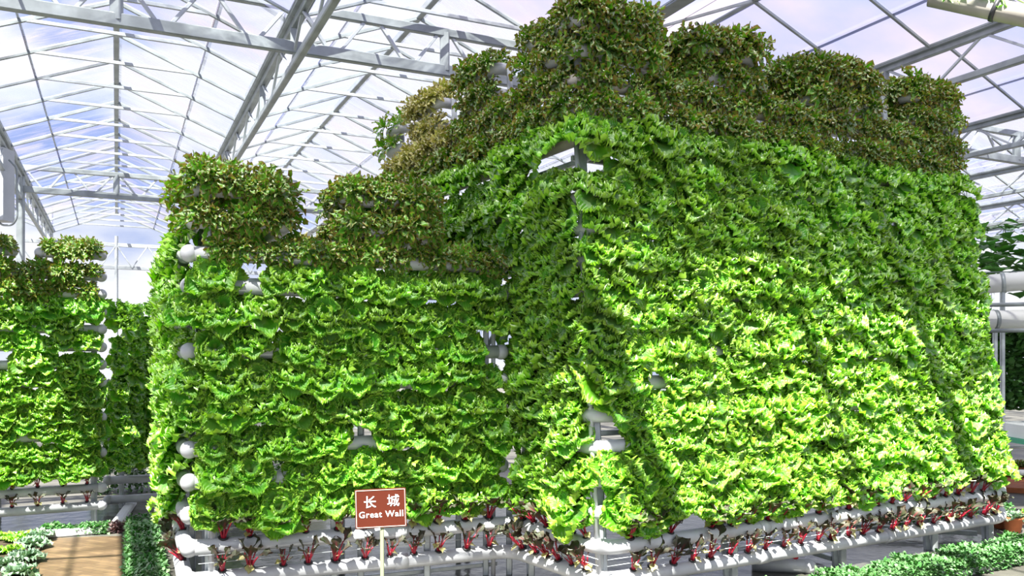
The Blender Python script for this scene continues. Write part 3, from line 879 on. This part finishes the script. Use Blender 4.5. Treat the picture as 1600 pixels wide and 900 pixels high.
# ------------------------------------------------------------------ chard
def chard_proto(i):
    rng = np.random.default_rng(100 + i)
    root = empty('red_chard', (0, 0, -50))
    st = MB(); Vs, Qs, Us = [], [], []; b = 0
    n = 5 + i % 3
    for k in range(n):
        a = 2*PI*k/n + rng.uniform(-.4, .4)
        lean = rng.uniform(.08, .42); h = rng.uniform(.065, .105)
        pts = []
        for s in np.linspace(0, 1, 5):
            rr = .006 + lean * h * (s ** 1.4)
            pts.append((rr*math.cos(a), rr*math.sin(a), h*s))
        st.tube(pts, [.0065, .0055, .0045, .004, .003], 6)
        V, Q, e = leaf(rng.uniform(.065, .10), rng.uniform(.05, .075), math.radians(rng.uniform(50, 95)), math.radians(rng.uniform(20, 70)), .006, nu=7, nv=5, cup=.1, tipw=.95, rng=rng)
        V = rotz(V, a) + np.array(pts[-1]) * [1, 1, .97]
        Vs.append(V); Qs.append(Q + b); b += len(V); Us.append(np.stack([e, np.full(len(e), rng.uniform(0, 1))], -1))
    s_ = st.build('stalks', M['stalk']); s_.parent = root; s_['label'] = 'crimson stalks'
    l_ = bpy.data.objects.new('leaf_blades', grid_mesh('leaf_blades', np.concatenate(Vs), np.concatenate(Qs), np.concatenate(Us), M['chard']))
    C.objects.link(l_); l_.parent = root
    # a fading lower leaf or two
    Vs, Qs, Us = [], [], []; b = 0
    for k in range(1 + i % 2):
        V, Q, e = leaf(.06, .045, math.radians(rng.uniform(0, 30)), math.radians(60), .004, nu=6, nv=5, tipw=.95, rng=rng)
        V = rotz(V, rng.uniform(0, 6.28)) + np.array([0, 0, .03 + .03*k])
        Vs.append(V); Qs.append(Q + b); b += len(V); Us.append(np.stack([e, np.full(len(e), .5)], -1))
    y_ = bpy.data.objects.new('fading_leaf', grid_mesh('fading_leaf', np.concatenate(Vs), np.concatenate(Qs), np.concatenate(Us), M['old_leaf']))
    C.objects.link(y_); y_.parent = root; y_['label'] = 'yellowed lower leaf'
    cp = MB(); cp.lathe((0, 0, 0), [(.0, -.01), (.016, -.01), (.021, .004), (.024, .004), (.024, .008), (.0, .006)], 12)
    c_ = cp.build('net_cup', M['black_plastic']); c_.parent = root
    return root
protos = [chard_proto(i) for i in range(6)]
used = set()
def chard(q, z, label, group, sc=1.0, out=None):
    i = R.randrange(6)
    if i in used: o = copy_tree(protos[i])
    else: o = protos[i]; used.add(i)
    o.location = (q.x, q.y, z + .047)
    out = out or WN
    o.location = (q.x + out[0]*.016, q.y + out[1]*.016, z + .046)
    o.rotation_euler = plant_rot(out, math.radians(R.uniform(58, 74)), R.uniform(0, 6.28)).to_euler()
    s = sc * R.uniform(.85, 1.25); o.scale = (s, s, s)
    tag(o, label, 'chard', group)
for seg, (a, b, n, nm, frm) in enumerate(((B0 + WD*.10, C0 - WD*.1, 11, 'below the lettuce wall', 'free end'),
                                          (C0 + (D0-C0)*.1, D0 - (D0-C0)*.08, 6, 'below the tower flank', 'inner corner'),
                                          (D0 + LD*.12, E0 - LD*.05, 24, 'below the tower front', 'near corner'),
                                          (B0 + ED*.25, A0, 7, 'below the wall end face', 'near corner'))):
    for k in (0, 1):
        for i in range(n):
            if R.random() < .06: continue
            q = a.lerp(b, (i + .5 + R.uniform(-.12, .12)) / n)
            chard(q, zrow(k), 'red chard, %s from %s, on %s pipe %s' % (ORD[i+1], frm, ('bottom', 'upper foot')[k], nm), 'red chard ' + nm, 1.12, (WN, SN, LN, EN)[seg])
for k in (0, 1):
    for i in range(9):
        q = J1 + JD*(.12 + .2*i)
        chard(q, zj(k), 'small red chard, %s from path end, on %s pipe beyond the brick path' % (ORD[i+1], ('bottom', 'second')[k]), 'red chard beyond the path', .75, JN)
for i in range(6):
    if i not in used:
        for ch in list(protos[i].children): bpy.data.objects.remove(ch)
        bpy.data.objects.remove(protos[i])

# ================================================================== ground: basins, path, beds
def slab(name, pts, z0, z1, mat, kind='structure'):
    mb = MB(); n = len(pts)
    vs = [(p[0], p[1], z0) for p in pts] + [(p[0], p[1], z1) for p in pts]
    mb.add(vs, [tuple(range(n, 2*n))] + [(i, (i+1) % n, (i+1) % n + n, i + n) for i in range(n)])
    o = mb.build(name, mat)
    if kind: o['kind'] = kind
    return o
def gp(x, y):      # ground point seen at a pixel
    Z = EYE * F / (y - HOR); return ((x - 800) / F * Z, Z)
slab('floor_brick_path', [gp(-200, 960), gp(212, 1000), gp(203, 838), gp(66, 842), gp(-60, 850)], .0, .006, M['brick'])
q = lambda v, d, n: v + n * d
slab('floor_basin_water', [tuple(B0 - WD*.02 + WN*.02), tuple(C0 + WN*.05), tuple(D0 + LN*.1), tuple(E0 + LN*.12), tuple(E0 + SD*2.5), tuple(A0 + V2(3.6, 2.6)), tuple(A0 + V2(.1, .6))], .0, .012, M['water'])
slab('floor_far_basin_water', [tuple(J1 + JN*.30 + V2(.05, 0)), tuple(J0 + JN*.30), tuple(J0 - JN*1.5), tuple(J1 - JN*1.2 + V2(.3, 0))], .0, .02, M['water'])
def kerb(a, b, w_, h, mat, n):
    mb = MB(); mb.bar(P3(a, h/2), P3(b, h/2), w_, h, bev=.2); o = mb.build(n, mat); o['kind'] = 'structure'; return o
kerb(J1 + JN*.34 + V2(.1, .05), J0 + JN*.34, .09, .07, M['white_kerb'], 'trim_1')
kerb(J1 + JN*.34 + V2(.08, .05), J1 - JN*1.2 + V2(.35, 0), .09, .07, M['white_kerb'], 'trim_2')
kerb(B0 + EN*.20 - ED*.9, A0 + EN*.26 + ED*.3, .12, .05, M['kerb'], 'trim_3')
kerb(V2(*gp(1180, 975)), V2(*gp(1640, 868)), .07, .05, M['kerb'], 'trim_4')

def leafy(name, pts_fn, n, size, mat, label, cat, group=None, kind=None, parent=None, asp=.6):
    """a mass of small bent leaves"""
    P = np.array([pts_fn() for _ in range(n)])
    s = size * NR.uniform(.7, 1.3, n)
    az = NR.uniform(0, 2*PI, n); el = NR.uniform(-.3, 1.1, n); rl = NR.uniform(-.6, .6, n)
    d = np.stack([np.cos(az)*np.cos(el), np.sin(az)*np.cos(el), np.sin(el)], -1)
    sd_ = np.stack([-np.sin(az), np.cos(az), rl], -1); sd_ /= np.linalg.norm(sd_, axis=1)[:, None]
    nn = np.cross(d, sd_)
    V = np.zeros((n, 6, 3))
    h = (s * asp * .5)[:, None]; S = s[:, None]
    V[:, 0] = P - sd_*h*.35; V[:, 1] = P + sd_*h*.35
    V[:, 2] = P + d*S*.5 - sd_*h + nn*S*.14; V[:, 3] = P + d*S*.5 + sd_*h + nn*S*.14
    V[:, 4] = P + d*S - sd_*h*.3; V[:, 5] = P + d*S + sd_*h*.3
    base = (np.arange(n) * 6)[:, None]
    Q = np.concatenate([base + np.array([0, 1, 3, 2]), base + np.array([2, 3, 5, 4])])
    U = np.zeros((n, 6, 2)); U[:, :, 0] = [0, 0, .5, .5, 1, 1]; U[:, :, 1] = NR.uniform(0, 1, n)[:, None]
    me = grid_mesh(name, V.reshape(-1, 3), Q, U.reshape(-1, 2), mat)
    o = bpy.data.objects.new(name, me); C.objects.link(o)
    if parent is not None: o.parent = parent; o.matrix_parent_inverse = parent.matrix_basis.inverted()
    return tag(o, label, cat, group, kind)

def hedge(a, b, w_, h, n, label, size=.035, mat=None, name='low_hedge', group='low clipped hedges'):
    a = Vector(a); b = Vector(b); d = (b - a); L_ = d.length; d = d.normalized(); nn = V2(-d.y, d.x)
    root = empty(name, (a.x, a.y, 0), label, 'hedge' if 'hedge' in name else 'flower bed', group)
    mb = MB()                                    # woody core
    for i in range(max(3, int(L_ / .12))):
        q = a + d * (.06 + i * .12)
        if (q - a).length > L_: break
        mb.tube([(q.x, q.y, 0), (q.x + R.uniform(-.02, .02), q.y + R.uniform(-.02, .02), h*.7)], .006, 5)
    mb.build('stems', M['green_stem'], root)
    def f():
        s = R.random() * L_; t = R.uniform(-1, 1); z = R.random()
        lim = 1.0 if z < .75 else 1 - (z - .75) * 1.6
        k = R.random()
        if k < .75:                               # favour the outer shell
            if R.random() < .5: z = 1 - R.random() * .2; 
            else: t = math.copysign(1 - R.random() * .15, t)
        bump = 1 + .14 * math.sin(s * 9 + a.x) + .08 * math.sin(s * 23)
        q = a + d * s + nn * (t * lim * w_ * .5)
        return (q.x, q.y, z * h * bump)
    leafy('foliage', f, n, size, mat or M['hedge'], None, None, parent=root)
    return root
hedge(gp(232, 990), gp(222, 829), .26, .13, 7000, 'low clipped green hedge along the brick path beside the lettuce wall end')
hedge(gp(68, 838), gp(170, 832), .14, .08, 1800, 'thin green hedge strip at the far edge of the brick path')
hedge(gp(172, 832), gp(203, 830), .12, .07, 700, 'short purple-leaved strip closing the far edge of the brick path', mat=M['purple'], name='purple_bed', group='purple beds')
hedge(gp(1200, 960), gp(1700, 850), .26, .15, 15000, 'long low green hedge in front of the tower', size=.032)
hedge(V2(-4.9, 9.7), V2(-2.3, 10.3), .4, .75, 9000, 'added dark hedge that blacks out the gap behind the low shaded rack', size=.06, mat=M['dark_leaf'], name='added_dark_hedge', group=None)  # added to stand in for the deep shade behind the low rack
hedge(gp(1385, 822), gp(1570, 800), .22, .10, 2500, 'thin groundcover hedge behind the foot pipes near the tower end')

# ornamental kale and seedlings beside the path
kale_me = [rosette('kale', M['kale'], [(7, .13, .12, 18, 20, .018), (6, .11, .10, 42, 25, .018), (5, .07, .07, 66, 20, .014)], nu=8, nv=9) for _ in range(3)]
green_me = [rosette('green_head', M['frilly'], [(7, .11, .10, 25, 25, .016), (5, .09, .08, 50, 25, .016)], nu=8, nv=9) for _ in range(2)]
kq = [(8, 893, 1, 'largest pale ornamental kale at the bottom of the bed by the path'), (40, 880, 0, 'pale ornamental kale at the path corner of the bed'),
      (52, 858, 0, 'blue-green kale beside the path edge'), (18, 868, 2, 'frilly green head behind the pale kales'), (-8, 872, 2, 'frilly green head at the edge of the bed beyond the kales'),
      (20, 852, 2, 'small green head at the back of the bed'), (62, 846, 0, 'small blue-green kale where bed meets thin hedge'), (2, 848, 2, 'green head in the rear of the bed'),
      (42, 845, 2, 'green head next to the thin hedge strip'), (30, 905, 1, 'pale kale cropped by the bottom edge of view'), (-20, 895, 1, 'outermost pale kale in the bed by the path')]
slab('bed_soil', [gp(-120, 1000), gp(30, 1000), gp(34, 895), gp(72, 852), gp(64, 838), gp(-120, 838)], 0, .03, M['soil'])['kind'] = 'structure'
for x, y, t, l in kq:
    X, Y = gp(x, y)
    o = place('ornamental_kale' if t < 2 else 'green_head', kale_me[t] if t < 2 else green_me[R.randrange(2)], None, (X, Y, .035), Matrix.Rotation(R.uniform(0, 6), 3, 'Z'), R.uniform(.85, 1.1))
    tag(o, l, 'kale' if t < 2 else 'lettuce', 'plants in the bed by the path')

# potted heads on the right
def pot(x, y, sc, label, me):
    X, Y = gp(x, y)
    root = empty('potted_plant', (X, Y, 0), label, 'potted plant', 'potted plants by the hedge')
    mb = MB(); mb.lathe((X, Y, .006), [(0, 0), (.06*sc, 0), (.085*sc, .12*sc), (.092*sc, .12*sc), (.092*sc, .14*sc), (.08*sc, .14*sc), (.078*sc, .125*sc), (0, .12*sc)], 20)
    mb.build('pot', M['terracotta'], root)
    o = place('foliage', me, root, (0, 0, .13*sc), None, sc*.9)
for i, (x, y, s, l) in enumerate(((1583, 832, 1.0, 'terracotta pot with pale green head nearest the hedge end'), (1562, 826, .8, 'small terracotta pot with green head beside the foot pipes'),
                                  (1612, 826, 1.0, 'terracotta pot with green head at the frame edge'))):
    pot(x, y, s, l, green_me[0] if i else kale_me[1])
for i, (x, y) in enumerate(((1558, 748), (1572, 750), (1588, 751), (1604, 752), (1620, 753))):
    pot(x, y, 1.25, 'distant terracotta pot with dark plant, %s from the tower in the far row' % ORD[i+1], oak_me[i % 3])
slab('floor_bed_kerb', [gp(1545, 768), gp(1720, 778), gp(1720, 760), gp(1545, 752)], 0, .06, M['terracotta'])

# ------------------------------------------------------------------ right background
def vine_wall():
    root = empty('vine_trellis', (7.0, 10.8, 0), 'dark leafy vine wall on a trellis beyond the tower end', 'vine')
    a = V2(5.2, 9.9); b = V2(9.6, 10.4)
    mb = MB()
    for i in range(8):
        q = a.lerp(b, i / 7); mb.bar((q.x, q.y, 0), (q.x, q.y, 2.05), .04, .04)
    for z in (.5, 1.2, 2.0): mb.bar((a.x, a.y, z), (b.x, b.y, z), .03, .03)
    mb.build('trellis', M['post'], root)
    def f():
        s = R.random(); q = a.lerp(b, s)
        return (q.x, q.y + R.uniform(-.16, .12), .95 + 1.05 * R.random())
    leafy('foliage', f, 16000, .09, M['dark_leaf'], None, None, parent=root, asp=.8)
vine_wall()
def big_vine():
    root = empty('climbing_squash', (5.6, 9.3, 0), 'broad-leaved climber spreading over wires above the white duct', 'climbing plant')
    Vs, Qs, Us = [], [], []; b = 0
    for i in range(420):
        rng = NR
        V, Q, e = leaf(rng.uniform(.16, .26), rng.uniform(.18, .28), rng.uniform(-.1, .5), rng.uniform(.2, .9), .008, nu=8, nv=9, rng=rng, tipw=.9, frq=1.6)
        V = rotz(V, rng.uniform(0, 6.28)) + np.array([rng.uniform(5.05, 7.6), rng.uniform(8.9, 10.2), rng.uniform(2.5, 3.05) if rng.random() < .75 else rng.uniform(2.3, 2.5)])
        Vs.append(V); Qs.append(Q + b); b += len(V); Us.append(np.stack([e, np.full(len(e), rng.uniform(0, 1))], -1))
    o = bpy.data.objects.new('foliage', grid_mesh('foliage', np.concatenate(Vs), np.concatenate(Qs), np.concatenate(Us), M['dark_leaf']))
    C.objects.link(o); o.parent = root; o.matrix_parent_inverse = root.matrix_basis.inverted()
    mb = MB()
    for i in range(5):
        y = 9.0 + .28*i; mb.bar((4.9, y, 2.5), (8.0, y, 2.55), .012, .012)
    for x in (5.6, 7.8):
        for y in (8.95, 10.15): mb.bar((x, y, 0), (x, y, 2.6), .04, .04)
    mb.build('wire_frame', M['steel'], root)
big_vine()
def duct(a, b, r, label, name='ventilation_duct', rings=5, mat='duct', legs=True):
    root = empty(name, a, label, 'duct', 'white ducts beyond the tower end')
    mb = MB(); mb.tube([a, b], r, 24); mb.build('duct_tube', M[mat], root)
    d = (Vector(b) - Vector(a))
    for i in range(rings):
        q = Vector(a) + d * ((i + .5) / rings); u = d.normalized()
        mb = MB(); mb.tube([q - u*.02, q + u*.02], r*1.06, 24); mb.build('band', M['steel'], root)
        if legs:
            mb = MB(); mb.bar((q.x, q.y, 0), (q.x, q.y, q.z - r), .04, .04); mb.build('support', M['post'], root)
duct((5.0, 8.95, 2.36), (7.2, 8.0, 2.53), .10, 'thick white duct running level behind the tower end')
duct((4.9, 8.9, 1.98), (7.4, 8.6, 2.02), .10, 'lower white duct under the thick one behind the tower end')
for z, l in ((2.13, 'upper slim rail of the duct support beyond the tower'), (1.86, 'lower slim rail of the duct support beyond the tower')):
    root = empty('support_rail', (4.9, 8.7, z), l, 'rail', 'rails beyond the tower end')
    mb = MB(); mb.tube([(4.9, 8.7, z), (7.4, 8.3, z + .03)], .022, 10); mb.build('rail_tube', M['steel'], root)
    mb = MB(); mb.bar((6.6, 8.43, 0), (6.6, 8.43, z), .03, .03); mb.build('support', M['post'], root)

def bench():
    root = empty('potting_bench', (5.8, 9.0, 0), 'white and green topped bench beyond the tower end', 'bench')
    mb = MB(); mb.bar((5.35, 9.0, .80), (6.9, 9.0, .80), .7, .14, bev=.15); mb.build('top', M['bench_white'], root)
    mb = MB(); mb.bar((5.33, 8.98, .70), (6.92, 8.98, .70), .74, .05); mb.build('edge_band', M['bench_green'], root)
    for x in (5.45, 6.8):
        for y in (8.72, 9.28):
            mb = MB(); mb.bar((x, y, 0), (x, y, .70), .04, .04); mb.build('leg', M['post'], root)
    mb = MB(); mb.tube([(5.3, 8.7, .38), (6.9, 8.7, .40)], .03, 10); mb.build('stretcher', M['pvc'], root)
bench()

# brown pipe with trailing vine at the upper corner
def top_pipe():
    a = Vector((1.86, 4.1, 3.46)); b = Vector((3.2, 4.5, 3.42))
    a = Vector(((1455-800)/F*4.6, 4.6, EYE + (HOR+6)/F*4.6)); b = Vector(((1720-800)/F*4.2, 4.2, EYE + (HOR-50)/F*4.2))
    root = empty('overhead_pipe', a, 'brownish pipe with a dark clamp crossing the upper corner of the view', 'pipe')
    mb = MB(); mb.tube([a, b], .055, 20); mb.build('pipe_tube', M['pvc_brown'], root)
    q = a.lerp(b, .40); u = (b - a).normalized()
    mb = MB(); mb.tube([q - u*.012, q + u*.012], .062, 20); mb.build('clamp', M['dark_metal'], root)
    mb = MB(); mb.tube([q, q + Vector((0, 0, ZG - q.z))], .005, 6); mb.build('hanger_wire', M['steel'], root)
    q2 = a.lerp(b, .85)
    mb = MB(); mb.tube([q2, q2 + Vector((0, 0, ZG - q2.z))], .005, 6); mb.build('hanger_wire', M['steel'], root)
    vr = empty('trailing_vine', a, 'green vine leaves trailing from the overhead pipe', 'vine')
    mb = MB(); pts = [a + (b-a)*s + Vector((0, -.02, .065 + .01*math.sin(s*30))) for s in np.linspace(0, .6, 14)]
    mb.tube(pts, .004, 5); mb.build('stem', M['green_stem'], vr)
    Vs, Qs, Us = [], [], []; bb = 0
    for i in range(16):
        s = NR.uniform(-.02, .45); q = a + (b-a)*s
        V, Q, e = leaf(NR.uniform(.05, .09), NR.uniform(.03, .05), NR.uniform(-1.0, .4), .6, .003, nu=6, nv=5, rng=NR, tipw=.95)
        V = rotz(V, NR.uniform(-2.6, -.5)) + np.array([q.x, q.y - .04, q.z + NR.uniform(-.02, .07)])
        Vs.append(V); Qs.append(Q + bb); bb += len(V); Us.append(np.stack([e, np.full(len(e), NR.uniform(.5, 1))], -1))
    o = bpy.data.objects.new('foliage', grid_mesh('foliage', np.concatenate(Vs), np.concatenate(Qs), np.concatenate(Us), M['frilly']))
    C.objects.link(o); o.parent = vr; o.matrix_parent_inverse = vr.matrix_basis.inverted()
top_pipe()

# grey equipment box by the far-left girder
def equipment():
    Z = 13.0
    def q(x, y): return Vector(((x-800)/F*Z, Z, EYE + (HOR-y)/F*Z))
    root = empty('equipment_box', q(-6, 345), 'tall grey box with a pipe loop hanging beside the leftmost girder', 'box')
    a = q(-24, 345); b = q(11, 232)
    mb = MB(); mb.box(a.x, b.x, Z-.1, Z+.2, a.z, b.z); mb.build('casing', M['box_grey'], root)
    pts = [q(14, 250), q(26, 262), q(27, 340), q(20, 352), q(2, 352), q(-2, 346)]
    mb = MB(); mb.tube([p for p in rounded(pts, .06)], .016, 8); mb.build('pipe_loop', M['steel'], root)
    mb = MB(); mb.bar(q(-10, 232), q(-10, 160), .06, .06); mb.build('hanger', M['steel'], root)
equipment()

# ================================================================== the sign
def sign():
    Z = 4.45; s = Z / F
    cx, cy = 595, 794
    root = empty('name_sign', ((cx-800)*s, Z, 0), 'brown sign on a thin stake reading Great Wall in white', 'sign')
    ox, oz = (cx-800)*s, EYE + (HOR-cy)*s
    rot = Matrix.Rotation(math.radians(8), 3, 'Z') @ Matrix.Rotation(math.radians(-1.6), 3, 'Y')
    base = Vector((ox, Z, oz))
    def T(v): return base + rot @ Vector(v)
    def panel(name, w_, h, y0, y1, mat, par=root):
        mb = MB(); c = min(w_, h) * .02
        o2 = [(-w_/2+c, -h/2), (w_/2-c, -h/2), (w_/2, -h/2+c), (w_/2, h/2-c), (w_/2-c, h/2), (-w_/2+c, h/2), (-w_/2, h/2-c), (-w_/2, -h/2+c)]
        vs = [T((x, y0, z)) for x, z in o2] + [T((x, y1, z)) for x, z in o2]
        mb.add(vs, [tuple(range(8)), tuple(range(15, 7, -1))] + [(i, i+8, (i+1) % 8+8, (i+1) % 8) for i in range(8)])
        return mb.build(name, mat, par)
    W_, H_ = 79*s, 61*s
    bd = panel('board', W_, H_, -.004, .004, M['sign_brown'])
    mb = MB()
    w1, h1 = W_*.955, H_*.94
    t = .0030
    for (x0, z0, x1, z1) in ((-w1/2, h1/2, w1/2, h1/2), (-w1/2, -h1/2, w1/2, -h1/2), (-w1/2, -h1/2, -w1/2, h1/2), (w1/2, -h1/2, w1/2, h1/2)):
        mb.bar(T((x0, -.0045, z0)), T((x1, -.0045, z1)), t, t, bev=.05)
    mb.build('border_line', M['sign_white'], bd)
    def text(body, size, x, z, off, name, space=1.0):
        cu = bpy.data.curves.new(name, 'FONT'); cu.body = body; cu.size = size; cu.align_x = 'CENTER'; cu.align_y = 'CENTER'
        cu.offset = off; cu.extrude = .0006; cu.space_character = space; cu.materials.append(M['letter_white']); cu.resolution_u = 4
        tmp = bpy.data.objects.new(name, cu); C.objects.link(tmp)
        dg = bpy.context.evaluated_depsgraph_get(); dg.update()
        me = bpy.data.meshes.new_from_object(tmp.evaluated_get(dg))
        bpy.data.objects.remove(tmp)
        o = bpy.data.objects.new(name, me); C.objects.link(o); o.parent = bd
        m = Matrix.Translation(T((x, -.0055, z))) @ (rot @ Matrix.Rotation(PI/2, 3, 'X')).to_4x4()
        o.matrix_basis = m; o.matrix_parent_inverse = root.matrix_basis.inverted() if False else Matrix()
        return o
    # board is parented with an inverse, so its children are placed in world coordinates through it
    for o in (text('长', 20*s, -16.5*s, 9*s, .0005, 'chinese_lettering'), text('城', 20*s, 19.5*s, 10*s, .0003, 'chinese_lettering'),
              text('Great Wall', 13.6*s, .5*s, -9.5*s, .0004, 'english_lettering', 1.12)):
        o.parent = bd
    bpy.context.view_layer.update()
    for o in bd.children:
        if 'lettering' in o.name:
            o.matrix_parent_inverse = (root.matrix_basis @ bd.matrix_parent_inverse @ bd.matrix_basis).inverted()
    mb = MB(); mb.bar((ox + .008, Z + .012, 0), (ox + .004, Z + .012, oz + .06), .019, .016); mb.build('stake', M['stake'], root)
sign()

# small red nozzle cap standing on the white pipe end near the tower
def floor_pipe():
    a = Vector((*gp(1175, 893), .06)); b = Vector((*gp(1262, 897), .06))
    root = empty('floor_pipe', a, 'short white drain pipe with red cap lying in front of the tower foot', 'pipe')
    mb = MB(); mb.tube([a, b], .055, 18); mb.build('pipe_tube', M['pvc'], root)
    m2 = MB(); m2.sphere(b, .06, n=16, m=10); m2.build('end_cap', M['pvc'], root)
    c = a.lerp(b, .78); mb = MB(); mb.lathe((c.x, c.y, .105), [(0, 0), (.022, 0), (.022, .03), (.014, .045), (0, .045)], 14); mb.build('red_cap', plain('red_plastic', (.6, .01, .03), .4), root)
floor_pipe()
